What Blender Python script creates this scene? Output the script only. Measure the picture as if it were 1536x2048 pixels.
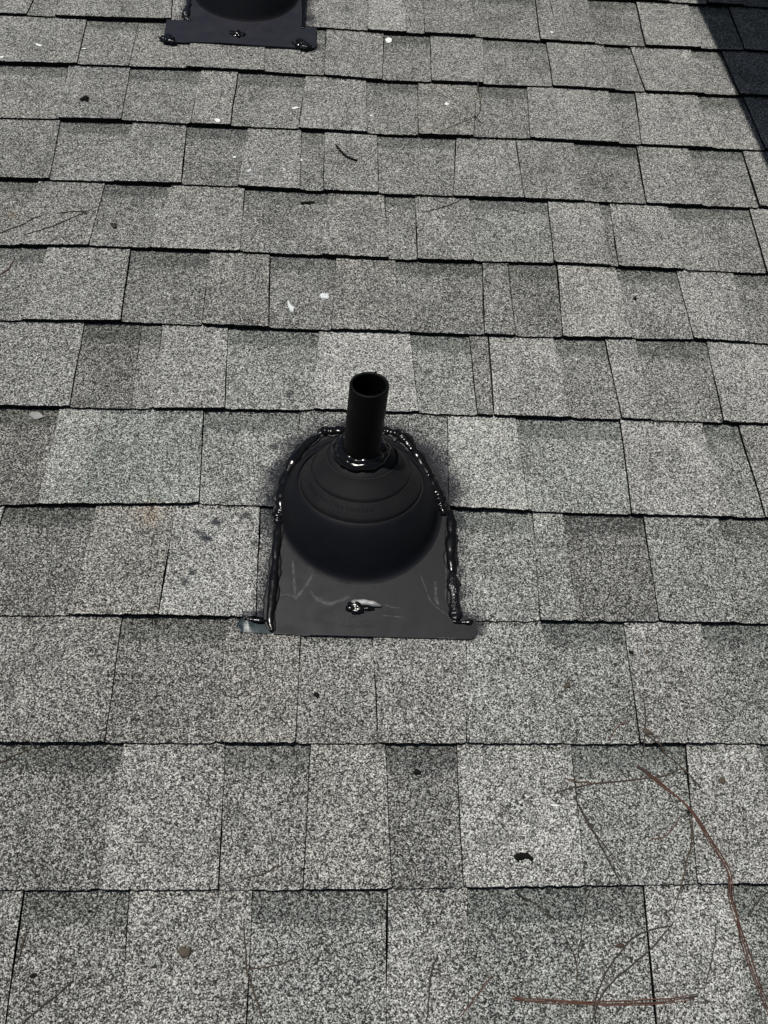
import bpy, bmesh, math, random
from mathutils import Matrix, Vector, noise
random.seed(7)
for o in list(bpy.data.objects):
    bpy.data.objects.remove(o)
scene = bpy.context.scene
col = scene.collection

E = 0.143   # shingle exposure, metres
CAM_POS = (-0.03964, -0.4265, 0.9337)
CAM_ROT = [[0.997994, -0.01854, -0.060528], [-0.015607, 0.854572, -0.519098], [0.061349, 0.519002, 0.852569]]
CAM_F = 0.88105   # focal length / picture height
# course number: (Tooth or Recessed, tone, warmth, x of right edge at its head, x at its butt), metres
COURSES = {
 0: [('T', 0.95, 0, -0.5754, -0.5805), ('R', 0.85, 0, -0.5449, -0.5331), ('T', 0.92, 0, -0.4835, -0.4731), ('T', 0.96, 0, -0.3436, -0.3328), ('R', 0.97, 0, 0.0174, 0.0125), ('T', 1.15, 0, 0.0796, 0.0823), ('R', 0.95, 0, 0.1188, 0.1145), ('T', 0.9, 0, 0.2104, 0.2065), ('R', 0.85, 0, 0.3303, 0.3237), ('T', 0.93, 0, 0.3571, 0.3579), ('T', 0.9, 0, 0.4307, 0.4241), ('R', 0.8, 0, 0.5244, 0.5162), ('T', 1.0, 0, 0.6264, 0.6204), ('R', 0.85, 0, 0.7052, 0.7009), ('T', 0.95, 0, None, None)],
 1: [('T', 0.95, 0, -0.4789, -0.4732), ('R', 0.92, 0, -0.3902, -0.3882), ('R', 0.95, 0.2, -0.2953, -0.2942), ('T', 0.95, 0.1, -0.1684, -0.1627), ('R', 0.92, 0, -0.0612, -0.0624), ('T', 0.95, 0, 0.0421, 0.0371), ('R', 0.85, 0.1, 0.1243, 0.1201), ('T', 0.98, 0, 0.221, 0.2105), ('R', 0.9, 0, 0.3355, 0.3306), ('T', 1.0, 0, 0.4412, 0.4405), ('R', 0.9, 0, 0.4893, 0.4932), ('T', 1.0, 0, 0.603, 0.598), ('R', 0.9, 0, 0.6598, 0.6608), ('T', 1, 0, None, None)],
 2: [('R', 0.9, 0.1, -0.4886, -0.4796), ('T', 0.92, 0, -0.3872, -0.3814), ('R', 0.92, 0, -0.2699, -0.2735), ('T', 1.0, 0.1, -0.2077, -0.2085), ('R', 0.88, 0, -0.0939, -0.1006), ('T', 1.0, 0, 0.0098, 0.0106), ('R', 0.88, 0, 0.0978, 0.0927), ('T', 0.95, 0.2, 0.2005, 0.1834), ('R', 0.85, 0, 0.2866, 0.2768), ('T', 1.0, 0, 0.43, 0.4249), ('R', 0.88, 0, 0.4762, 0.4618), ('T', 1.05, 0, 0.5887, 0.5825), ('R', 0.95, 0, 0.6698, 0.6721), ('T', 1.0, 0, None, None)],
 3: [('T', 0.85, 0, -0.4781, -0.4681), ('R', 0.9, 0, -0.3652, -0.3733), ('T', 0.95, 0, -0.2788, -0.2726), ('R', 0.8, 0, -0.1823, -0.1882), ('T', 1.0, 0, -0.0957, -0.0934), ('R', 0.85, 0, -0.0587, -0.0576), ('T', 0.97, 0, 0.0268, 0.0274), ('R', 0.88, 0, 0.1552, 0.1413), ('T', 1.0, 0, 0.2538, 0.2526), ('T', 0.9, 0, 0.3506, 0.3471), ('R', 0.85, 0, 0.4551, 0.4456), ('T', 1.0, 0, 0.5431, 0.5363), ('R', 0.9, 0, 0.6347, 0.6275), ('T', 1.0, 0, None, None)],
 4: [('R', 0.85, 0.15, -0.485, -0.4849), ('T', 0.9, 0.15, -0.387, -0.3891), ('R', 0.85, 0, -0.288, -0.303), ('T', 0.97, 0.1, -0.1773, -0.1751), ('R', 0.85, 0, -0.0508, -0.0563), ('T', 0.9, 0.1, 0.0363, 0.0401), ('R', 0.9, 0, 0.0827, 0.0819), ('T', 1.0, 0, 0.168, 0.1649), ('R', 0.93, -0.1, 0.2908, 0.2838), ('T', 1.02, 0, 0.3722, 0.369), ('R', 0.8, 0, 0.3892, 0.3802), ('T', 1.05, 0, 0.4823, 0.4804), ('R', 0.9, 0, 0.6133, 0.6045), ('T', 1.05, 0, None, None)],
 5: [('R', 0.85, 0, -0.4485, -0.4546), ('T', 0.97, 0, -0.331, -0.325), ('R', 0.8, 0, -0.219, -0.2174), ('T', 0.88, 0.2, -0.1319, -0.1262), ('R', 0.85, 0, -0.0371, -0.0419), ('T', 0.9, 0.2, 0.0502, 0.0507), ('R', 0.82, 0, 0.1775, 0.1692), ('T', 0.85, 0, 0.2166, 0.2137), ('R', 0.75, 0, 0.2887, 0.2792), ('T', 1.12, 0.1, 0.3766, 0.3786), ('R', 0.92, 0, 0.4688, 0.4666), ('T', 1.07, 0, 0.5556, 0.5468), ('R', 0.9, 0, None, None)],
 6: [('T', 0.92, 0, -0.3742, -0.3689), ('R', 0.7, 0.1, -0.2984, -0.293), ('R', 0.95, 0, -0.2712, -0.2674), ('T', 1.08, 0, -0.1822, -0.175), ('R', 1.0, -0.2, -0.058, -0.0618), ('T', 1.25, 0, 0.0673, 0.0741), ('R', 1.0, -0.2, 0.1489, 0.1503), ('T', 0.85, 0, 0.1758, 0.1712), ('T', 1.15, 0, 0.2675, 0.2737), ('R', 0.88, 0, 0.3404, 0.341), ('T', 1.05, 0, 0.3844, 0.3802), ('R', 0.92, 0, 0.4861, 0.4776), ('T', 1.15, 0, None, None)],
 7: [('R', 0.7, 0.3, -0.3832, -0.382), ('T', 1.12, -0.1, -0.3274, -0.3352), ('T', 1.0, -0.5, -0.202, -0.195), ('R', 1.0, -0.2, -0.0794, -0.0809), ('T', 0.9, -0.2, 0.1109, 0.1047), ('T', 1.25, -0.1, 0.2023, 0.2035), ('R', 1.1, -0.3, 0.3394, 0.33), ('T', 1.15, 0, 0.4514, 0.4556), ('R', 0.95, -0.2, 0.4992, 0.4986), ('T', 0.95, 0, None, None)],
 8: [('R', 0.72, 0.1, -0.316, -0.3233), ('T', 0.95, 0.3, -0.2229, -0.2263), ('T', 1.12, 0, -0.1225, -0.1185), ('R', 0.8, 0, -0.0028, -0.003), ('R', 1.0, -0.2, 0.2087, 0.2016), ('T', 1.0, -0.2, 0.2461, 0.2447), ('R', 0.72, 0, 0.3468, 0.3397), ('T', 0.97, -0.2, 0.4413, 0.429), ('R', 0.85, -0.1, None, None)],
 9: [('T', 0.88, 0.2, -0.2662, -0.2643), ('R', 0.8, 0.2, -0.1501, -0.1527), ('T', 0.97, 0.3, -0.0679, -0.0696), ('R', 0.92, 0.1, 0.0098, 0.0149), ('T', 0.95, 0.1, 0.1175, 0.1085), ('T', 1.0, -0.1, 0.2039, 0.2104), ('R', 0.88, -0.2, 0.2996, 0.2939), ('T', 1.0, 0, 0.3905, 0.3782), ('R', 0.9, -0.2, None, None)],
 10: [('R', 0.75, 0.1, -0.2461, -0.2511), ('T', 1.0, 0.1, -0.1425, -0.138), ('R', 0.92, 0.1, -0.055, -0.0585), ('T', 1.03, 0.2, 0.0237, 0.0277), ('R', 0.75, 0, 0.0988, 0.0965), ('T', 1.12, 0, 0.221, 0.2158), ('R', 0.95, -0.2, 0.3452, 0.3281), ('T', 1.1, 0, 0.4268, 0.4097), ('R', 0.95, -0.1, None, None)],
 11: [('T', 0.95, 0.1, -0.3198, -0.312), ('R', 0.85, 0.1, -0.2221, -0.2134), ('T', 0.98, 0.1, -0.1058, -0.1042), ('R', 0.9, -0.1, 0.0229, 0.0192), ('T', 0.97, 0, 0.1013, 0.0938), ('R', 0.9, -0.3, 0.2179, 0.2086), ('R', 0.95, -0.1, 0.2752, 0.2636), ('T', 1.1, 0, 0.3656, 0.3507), ('R', 0.9, -0.2, None, None)],
}
# small waviness of the butt lines: (x metres, offset mm)
WAVE = {
 0: [(-0.626, -8.1), (-0.48, -7.0), (-0.305, 1.1), (-0.085, 2.2), (0.042, -3.5), (0.208, -2.9), (0.358, -5.4), (0.519, -7.1), (0.701, -4.1)],
 1: [(-0.598, -4.2), (-0.473, 0.5), (-0.294, 6.6), (-0.162, 5.9), (-0.061, 2.8), (0.04, -3.4), (0.338, 2.9), (0.491, 0.6), (0.713, 3.2)],
 2: [(-0.569, -4.4), (-0.38, 1.6), (-0.277, -0.0), (-0.098, -0.1), (0.037, -3.4), (0.279, 0.4), (0.462, -2.5), (0.677, -2.3)],
 3: [(-0.541, -4.8), (-0.273, -0.9), (-0.184, -1.2), (-0.059, -5.0), (0.035, -5.1), (0.256, -3.5), (0.446, -4.0), (0.642, -2.0)],
 4: [(-0.512, -2.3), (-0.39, 2.0), (-0.175, 1.8), (0.033, -3.0), (0.284, 1.3), (0.377, -1.4), (0.607, -4.7)],
 5: [(-0.484, -1.9), (-0.323, 3.0), (-0.125, -0.5), (-0.043, -1.7), (0.031, -0.5), (0.218, -2.1), (0.467, 3.3), (0.572, -1.8)],
 6: [(-0.455, -2.1), (-0.293, -1.7), (-0.175, 2.1), (-0.022, 4.6), (0.15, 1.9), (0.341, 2.2), (0.538, -0.8)],
 7: [(-0.426, -4.8), (-0.195, 1.8), (-0.107, 1.0), (0.11, 3.7), (0.217, -0.4), (0.331, -2.2), (0.502, -3.6)],
 8: [(-0.397, -3.5), (-0.227, -1.3), (-0.132, -2.5), (0.129, -3.6), (0.34, -2.2), (0.468, -3.2)],
 9: [(-0.369, -1.8), (-0.153, -1.7), (0.022, -1.6), (0.344, -0.7), (0.434, -0.4)],
 10: [(-0.341, 1.3), (-0.106, -0.2), (0.02, -0.1), (0.097, 0.7), (0.327, 2.5), (0.4, 2.5)],
}
NEEDLES = [
 ('red', 3, 1.5, [(0.2888, -0.1659), (0.3127, -0.1876), (0.3326, -0.2079), (0.349, -0.2423), (0.3609, -0.2709), (0.3593, -0.2939), (0.3642, -0.3339), (0.3684, -0.368), (0.3735, -0.3886), (0.3784, -0.4146)]),
 ('redtwig', 3, 1.3, [(0.1356, -0.3795), (0.1516, -0.3817), (0.2161, -0.385), (0.2723, -0.3845), (0.3074, -0.3808)]),
 ('brown', 2, 1.0, [(0.2167, -0.1977), (0.2283, -0.2274), (0.2471, -0.2562), (0.2614, -0.2832)]),
 ('brown', 1, 0.9, [(0.2221, -0.2087), (0.2417, -0.2586), (0.2544, -0.2896)]),
 ('tan', 1, 0.8, [(0.1963, -0.1952), (0.2233, -0.1876), (0.2714, -0.1814), (0.3147, -0.1762), (0.3387, -0.1679)]),
 ('redthin', 1, 0.8, [(0.2074, -0.1805), (0.2239, -0.183), (0.2425, -0.1845)]),
 ('tan', 1, 0.9, [(0.3004, -0.1349), (0.3193, -0.151), (0.3374, -0.1694), (0.3517, -0.1912)]),
 ('brown', 1, 0.7, [(0.3058, -0.0933), (0.3032, -0.1185), (0.2938, -0.1617)]),
 ('tan', 1, 0.9, [(0.3338, -0.2178), (0.331, -0.2423), (0.3178, -0.2706), (0.3005, -0.3092)]),
 ('brown', 2, 0.8, [(0.1472, -0.2893), (0.1784, -0.3083), (0.1945, -0.3345), (0.1993, -0.3536), (0.1954, -0.3943)]),
 ('brown', 1, 0.9, [(0.2991, -0.3167), (0.2703, -0.3416), (0.2329, -0.3664), (0.2165, -0.3825), (0.2065, -0.4043)]),
 ('brown', 1, 0.8, [(0.296, -0.3202), (0.2576, -0.3308), (0.2268, -0.3601), (0.2147, -0.3785), (0.2087, -0.3984)]),
 ('brown', 1, 0.6, [(0.2201, -0.2875), (0.2099, -0.3195), (0.2, -0.3515)]),
 ('brown', 1, 0.7, [(0.0699, -0.3409), (0.0616, -0.3604), (0.0583, -0.3846), (0.0544, -0.4022)]),
 ('redthin', 1, 0.6, [(0.1186, -0.361), (0.1036, -0.3771), (0.084, -0.3967)]),
 ('tan', 2, 0.9, [(-0.2619, -0.3607), (-0.279, -0.3763), (-0.3054, -0.3972)]),
 ('tan', 1, 0.7, [(-0.1126, -0.3125), (-0.1073, -0.3524), (-0.0972, -0.3786), (-0.0881, -0.3983)]),
 ('tan', 1, 0.6, [(-0.105, -0.3532), (-0.0861, -0.3514), (-0.059, -0.3442)]),
 ('tan', 2, 0.9, [(0.2005, 1.0087), (0.2021, 0.9464), (0.1894, 0.9093), (0.1399, 0.8718)]),
 ('brown', 1, 0.8, [(0.1898, 0.9146), (0.1956, 0.9018), (0.2014, 0.8904)]),
 ('tan', 1, 0.8, [(-0.5291, 0.585), (-0.4924, 0.6118), (-0.4646, 0.6344)]),
 ('tan', 1, 0.8, [(-0.4825, 0.5895), (-0.443, 0.6124), (-0.404, 0.6454)]),
 ('tan', 1, 0.7, [(-0.446, 0.6387), (-0.4197, 0.6445), (-0.4013, 0.6466)]),
 ('redthin', 1, 0.9, [(-0.4904, 0.5437), (-0.4947, 0.5238), (-0.507, 0.5106)]),
 ('brown', 1, 0.6, [(0.0929, 0.6726), (0.128, 0.688), (0.1601, 0.7092)]),
 ('tan', 1, 0.7, [(-0.116, -0.2756), (-0.0948, -0.2708), (-0.0771, -0.2618)]),
 ('brown', 1, 0.8, [(-0.3456, -0.1414), (-0.3306, -0.1501), (-0.3166, -0.1588)]),
 ('tan', 1, 0.7, [(-0.3695, -0.1654), (-0.3519, -0.1553), (-0.3373, -0.1486)]),
 ('redthin', 1, 0.6, [(0.2864, -0.2421), (0.3064, -0.2364), (0.3254, -0.2178)]),
 ('redthin', 1, 0.6, [(0.2606, -0.1405), (0.272, -0.1258), (0.288, -0.1175)]),
 ('tan', 1, 0.7, [(-0.3116, -0.3227), (-0.3126, -0.3318), (-0.3143, -0.3461)]),
 ('brown', 1, 0.7, [(0.374, -0.3129), (0.3858, -0.3009), (0.3996, -0.2896)]),
 ('brown', 1, 0.5, [(0.3396, -0.3206), (0.3331, -0.3422), (0.3152, -0.3777)]),
]
BITS = [
 ('dropping', -0.0979, 0.4694, 0.0124, 0.0207, 0.2),
 ('dropping', -0.0492, 0.4935, 0.0168, 0.014, 0),
 ('white', 0.0495, 1.1226, 0.0125, 0.0125, 0),
 ('white', -0.2303, 0.865, 0.0111, 0.0071, -0.5),
 ('dropping', -0.1722, 0.7492, 0.0084, 0.013, 0),
 ('white', -0.1081, 0.9128, 0.0114, 0.0049, 0.4),
 ('white', -0.4689, 1.0471, 0.0099, 0.0041, 0.5),
 ('white', -0.5437, 1.0479, 0.013, 0.0049, -0.4),
 ('white', -0.1984, 0.7843, 0.0062, 0.0039, 0.8),
 ('white', -0.0942, 0.7838, 0.0047, 0.0062, 0),
 ('white', 0.0166, 0.9021, 0.0049, 0.0049, 0),
 ('white', 0.1435, 0.9407, 0.0076, 0.0051, 0.2),
 ('white', 0.3465, 1.1608, 0.0065, 0.0046, 0),
 ('white', -0.5965, 1.0065, 0.008, 0.004, 0.3),
 ('white', 0.1948, -0.2077, 0.0113, 0.0015, -0.1),
 ('foil', -0.4112, 0.2743, 0.0207, 0.0122, -0.3),
 ('black', -0.4457, 0.9074, 0.0141, 0.0126, 0.3),
 ('black', -0.0813, 0.6871, 0.0241, 0.0068, 0.15),
 ('leaf', -0.3606, 0.618, 0.0128, 0.0092, -0.5),
 ('curl', 0.158, -0.2587, 0.0169, 0.007, -0.1),
 ('black', 0.0562, -0.1729, 0.0093, 0.0067, 0),
 ('black', 0.2185, -0.2323, 0.0051, 0.0031, 0.1),
 ('seed', 0.2247, -0.0785, 0.0078, 0.0089, 0.3),
 ('chip', -0.1637, -0.339, 0.0118, 0.0082, 0),
 ('seed', 0.3758, -0.1829, 0.0075, 0.007, 0),
 ('spear', 0.2422, -0.3371, 0.0125, 0.0038, 0),
 ('seed', 0.3025, -0.1322, 0.0109, 0.0071, -0.5),
 ('black', 0.3023, -0.0398, 0.0057, 0.0046, 0),
 ('seed', 0.3212, -0.039, 0.0057, 0.0046, 0),
 ('black', 0.2512, 0.6838, 0.0062, 0.0031, 0),
 ('black', 0.3962, 0.5098, 0.0059, 0.0074, 0),
 ('black', 0.334, -0.2138, 0.0042, 0.0031, 0),
 ('black', -0.0502, -0.0917, 0.0064, 0.0053, 0),
 ('black', -0.2979, -0.3563, 0.0062, 0.0044, 0.3),
 ('black', -0.257, -0.3028, 0.0032, 0.0032, 0),
]
TWIG = [(-0.0398, 0.8216), (-0.0269, 0.7979), (-0.0174, 0.7888), (-0.0064, 0.7835)]
SPOTS = [(-0.1853, 0.1003, 0.007), (-0.1804, 0.0977, 0.005), (-0.2014, 0.0406, 0.0065), (-0.1946, 0.0522, 0.005), (-0.1397, 0.1313, 0.006), (-0.1743, 0.1223, 0.006), (-0.1102, 0.2343, 0.006), (-0.1934, 0.1069, 0.004), (-0.0954, 0.3152, 0.006), (-0.1256, 0.0927, 0.004)]
RUST = [(-0.251, 0.1296, 0.022), (-0.5074, 0.6332, 0.012), (0.2021, 0.9684, 0.01)]
BEADS = {
 'l1': [(-0.1004, -0.0195), (-0.1034, -0.0032), (-0.1017, 0.0309), (-0.1007, 0.0694), (-0.1, 0.1061), (-0.0988, 0.1178)],
 'l2': [(-0.0999, 0.1164), (-0.0993, 0.1302), (-0.0973, 0.1386)],
 'l3': [(-0.0972, 0.1358), (-0.0976, 0.1585), (-0.0944, 0.1839), (-0.0907, 0.1965)],
 'l4': [(-0.0934, 0.189), (-0.0844, 0.2086), (-0.0703, 0.2332), (-0.0531, 0.2492)],
 'l5': [(-0.0557, 0.2507), (-0.0438, 0.2557), (-0.033, 0.256), (-0.0217, 0.2611)],
 'r1': [(0.0242, 0.2609), (0.0356, 0.2565), (0.052, 0.2507)],
 'r2': [(0.0483, 0.2537), (0.0569, 0.2415), (0.0653, 0.2278)],
 'r3': [(0.0642, 0.2308), (0.0736, 0.2128), (0.0817, 0.1949), (0.085, 0.1861)],
 'r4': [(0.0851, 0.1876), (0.0916, 0.1672), (0.097, 0.1515)],
 'r5': [(0.0934, 0.1528), (0.0978, 0.1429), (0.101, 0.1345)],
 'r6': [(0.1068, 0.1403), (0.1066, 0.1137), (0.1043, 0.083), (0.1046, 0.0565)],
 'r7': [(0.104, 0.0565), (0.1045, 0.0339), (0.105, 0.0118), (0.1064, -0.0037)],
 'r8': [(0.1018, -0.005), (0.1124, -0.0067), (0.1245, -0.0047)],
 'l0': [(-0.1332, -0.0042), (-0.1198, -0.0065), (-0.1031, -0.0081)],
}
SCUFFS = [
 ('wide', [(-0.0812, 0.0711), (-0.0785, 0.0452), (-0.0766, 0.023)]),
 ('wide', [(-0.0765, 0.0199), (-0.0657, 0.0358), (-0.057, 0.052)]),
 ('line', [(-0.0936, 0.0247), (-0.0852, 0.026), (-0.0766, 0.0224)]),
 ('line', [(0.0668, 0.054), (0.073, 0.0347), (0.0781, 0.0189), (0.0907, 0.0066), (0.1017, -0.0014)]),
 ('wide', [(0.0839, 0.0445), (0.084, 0.0221), (0.0872, 0.0159)]),
 ('arc', [(-0.0598, 0.0296), (-0.0483, 0.019), (-0.0369, 0.0154), (-0.0143, 0.0239)]),
 ('line', [(0.0255, 0.0144), (0.0339, 0.0114), (0.0424, 0.0109)]),
 ('line', [(0.0224, 0.0013), (0.0365, 0.0003), (0.0467, -0.0008)]),
 ('line', [(0.097, 0.0742), (0.0969, 0.0479), (0.0944, 0.0223)]),
 ('line', [(-0.0954, -0.0219), (-0.0584, -0.0239)]),
 ('line', [(0.0836, -0.0247), (0.1032, -0.0257)]),
]
BLOB = [(-0.0075, 0.0106)]
# logo [(-0.0092, 0.0016), (-0.0091, -0.0119), (-0.0344, 0.0012), (0.0151, 0.0019)]


# ------------------------------------------------------------------ camera, sky, sun, exposure
PITCH = math.radians(12)                 # roof slope
LIFT = 3.2                               # roof origin above the ground
ROOF = Matrix.Translation((0, 0, LIFT)) @ Matrix.Rotation(PITCH, 4, 'X')   # roof axes: x along, y upslope, z normal
SUN = Vector((-0.21, 0.13, 0.965)).normalized()      # towards the sun, in roof axes

cam = bpy.data.cameras.new('camera')
cam.sensor_fit = 'VERTICAL'; cam.sensor_height = 36; cam.sensor_width = 27
cam.lens = CAM_F * 36
cam.clip_start = 0.02; cam.clip_end = 2000
cam_ob = bpy.data.objects.new('camera', cam); col.objects.link(cam_ob)
cam_ob.matrix_world = ROOF @ (Matrix.Translation(CAM_POS) @ Matrix(CAM_ROT).to_4x4())
scene.camera = cam_ob

sun_w = (ROOF.to_3x3() @ SUN).normalized()
world = bpy.data.worlds.new('World'); scene.world = world; world.use_nodes = True
wn = world.node_tree; wn.nodes.clear()
sky = wn.nodes.new('ShaderNodeTexSky'); sky.sky_type = 'NISHITA'; sky.sun_disc = False
sky.sun_elevation = math.asin(sun_w.z); sky.sun_rotation = math.atan2(sun_w.x, sun_w.y)
sky.altitude = 100; sky.air_density = 1.0; sky.dust_density = 1.0; sky.ozone_density = 1.0
bg = wn.nodes.new('ShaderNodeBackground'); bg.inputs['Strength'].default_value = 0.05
wo = wn.nodes.new('ShaderNodeOutputWorld')
wn.links.new(sky.outputs[0], bg.inputs[0]); wn.links.new(bg.outputs[0], wo.inputs[0])
sl = bpy.data.lights.new('sun', 'SUN'); sl.energy = 5.0; sl.angle = math.radians(0.5); sl.color = (1.0, 0.965, 0.91)
so = bpy.data.objects.new('sun', sl); col.objects.link(so)
so.rotation_euler = (-sun_w).to_track_quat('-Z', 'Y').to_euler(); so.location = (0, 0, 12)
vs = scene.view_settings
vs.view_transform = 'Standard'; vs.look = 'None'; vs.gamma = 1; vs.use_curve_mapping = False
vs.exposure = -0.3

# ------------------------------------------------------------------ helpers
def tag(o, label=None, cat=None, group=None, kind=None):
    if label: o['label'] = label
    if cat: o['category'] = cat
    if group: o['group'] = group
    if kind: o['kind'] = kind
    return o
def mesh_obj(name, bm, mats, parent=None, loc=(0, 0, 0), smooth=False, sharp=None):
    me = bpy.data.meshes.new(name)
    bm.normal_update()
    if smooth:
        for f in bm.faces: f.smooth = True
        if sharp:
            for ed in bm.edges:
                if len(ed.link_faces) == 2 and ed.calc_face_angle(0) > sharp: ed.smooth = False
    bm.to_mesh(me); bm.free()
    for m in (mats if isinstance(mats, (list, tuple)) else [mats]): me.materials.append(m)
    o = bpy.data.objects.new(name, me); col.objects.link(o)
    if parent is not None:
        o.parent = parent; o.location = loc
    else:
        o.matrix_world = ROOF @ Matrix.Translation(loc)
    return o
def empty(name, loc):
    o = bpy.data.objects.new(name, None); col.objects.link(o)
    o.empty_display_size = 0.05
    o.matrix_world = ROOF @ Matrix.Translation(loc)
    return o
def spline(pts, n):
    P = [Vector(p) for p in pts]
    P = [P[0] * 2 - P[1]] + P + [P[-1] * 2 - P[-2]]
    out = []
    segs = len(P) - 3
    for i in range(n + 1):
        t = i / n * segs; k = min(int(t), segs - 1); u = t - k
        a, b, c, d = P[k:k + 4]
        out.append(0.5 * ((2 * b) + (c - a) * u + (2 * a - 5 * b + 4 * c - d) * u * u + (3 * b - a - 3 * c + d) * u ** 3))
    return out
def tube(bm, pts, rad, seg=8, squash=1.0, closed=False, lump=0, lscale=200, seed=0, up=Vector((0, 0, 1))):
    """tube along a path; rad is a list of radii; lump pushes the skin about"""
    n = len(pts); rings = []
    for i, p in enumerate(pts):
        if closed: t = pts[(i + 1) % n] - pts[i - 1]
        else: t = pts[min(i + 1, n - 1)] - pts[max(i - 1, 0)]
        t.normalize()
        s = t.cross(up)
        if s.length < 1e-4: s = Vector((1, 0, 0))
        s.normalize(); w = s.cross(t)
        ring = []
        for k in range(seg):
            a = 2 * math.pi * k / seg
            d = s * math.cos(a) + w * math.sin(a) * squash
            v = p + d * rad[i]
            if lump:
                q = v * lscale + Vector((seed * 7.3, seed * 3.1, seed))
                v = v + d * rad[i] * lump * (noise.noise(q) + 0.5 * noise.noise(q * 2.3))
            ring.append(bm.verts.new(v))
        rings.append(ring)
    m = n if closed else n - 1
    for i in range(m):
        A, B = rings[i], rings[(i + 1) % n]
        for k in range(seg):
            bm.faces.new((A[k], A[(k + 1) % seg], B[(k + 1) % seg], B[k]))
    if not closed:
        bm.faces.new(rings[0][::-1]); bm.faces.new(rings[-1])
def blob(bm, c, rx, ry, rz, lump=0.35, lscale=120, seed=0, sub=3, rot=0):
    r = bmesh.ops.create_icosphere(bm, subdivisions=sub, radius=1)
    M = Matrix.Rotation(rot, 3, 'Z')
    for v in r['verts']:
        n = v.co.copy()
        p = Vector((n.x * rx, n.y * ry, n.z * rz))
        q = p * lscale + Vector((seed * 5.7, seed * 1.9, seed * 3.3))
        p *= 1 + lump * (noise.noise(q) + 0.5 * noise.noise(q * 2.1))
        v.co = M @ p + Vector(c)
def slab(bm, outline, ztop, thick, zf=None):
    """closed outline (counter-clockwise) extruded downwards"""
    up = [bm.verts.new((x, y, ztop if zf is None else zf(x, y))) for x, y in outline]
    dn = [bm.verts.new((v.co.x, v.co.y, v.co.z - thick)) for v in up]
    bm.faces.new(up); bm.faces.new(dn[::-1])
    n = len(up)
    for i in range(n):
        bm.faces.new((up[i], dn[i], dn[(i + 1) % n], up[(i + 1) % n]))
def lathe(bm, rings, seg=96, close_top=False, sx=None):
    """rings: list of (centre, radius, tilt about x); sx squeezes a ring sideways"""
    R = []
    for i, (c, r, t) in enumerate(rings):
        q = sx[i] if sx else 1.0
        R.append([bm.verts.new((c[0] + q * r * math.cos(a), c[1] + r * math.sin(a) * math.cos(t), c[2] - r * math.sin(a) * math.sin(t)))
                  for a in (2 * math.pi * k / seg for k in range(seg))])
    for A, B in zip(R, R[1:]):
        for k in range(seg):
            bm.faces.new((A[k], A[(k + 1) % seg], B[(k + 1) % seg], B[k]))
    if close_top: bm.faces.new(R[-1])

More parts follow.
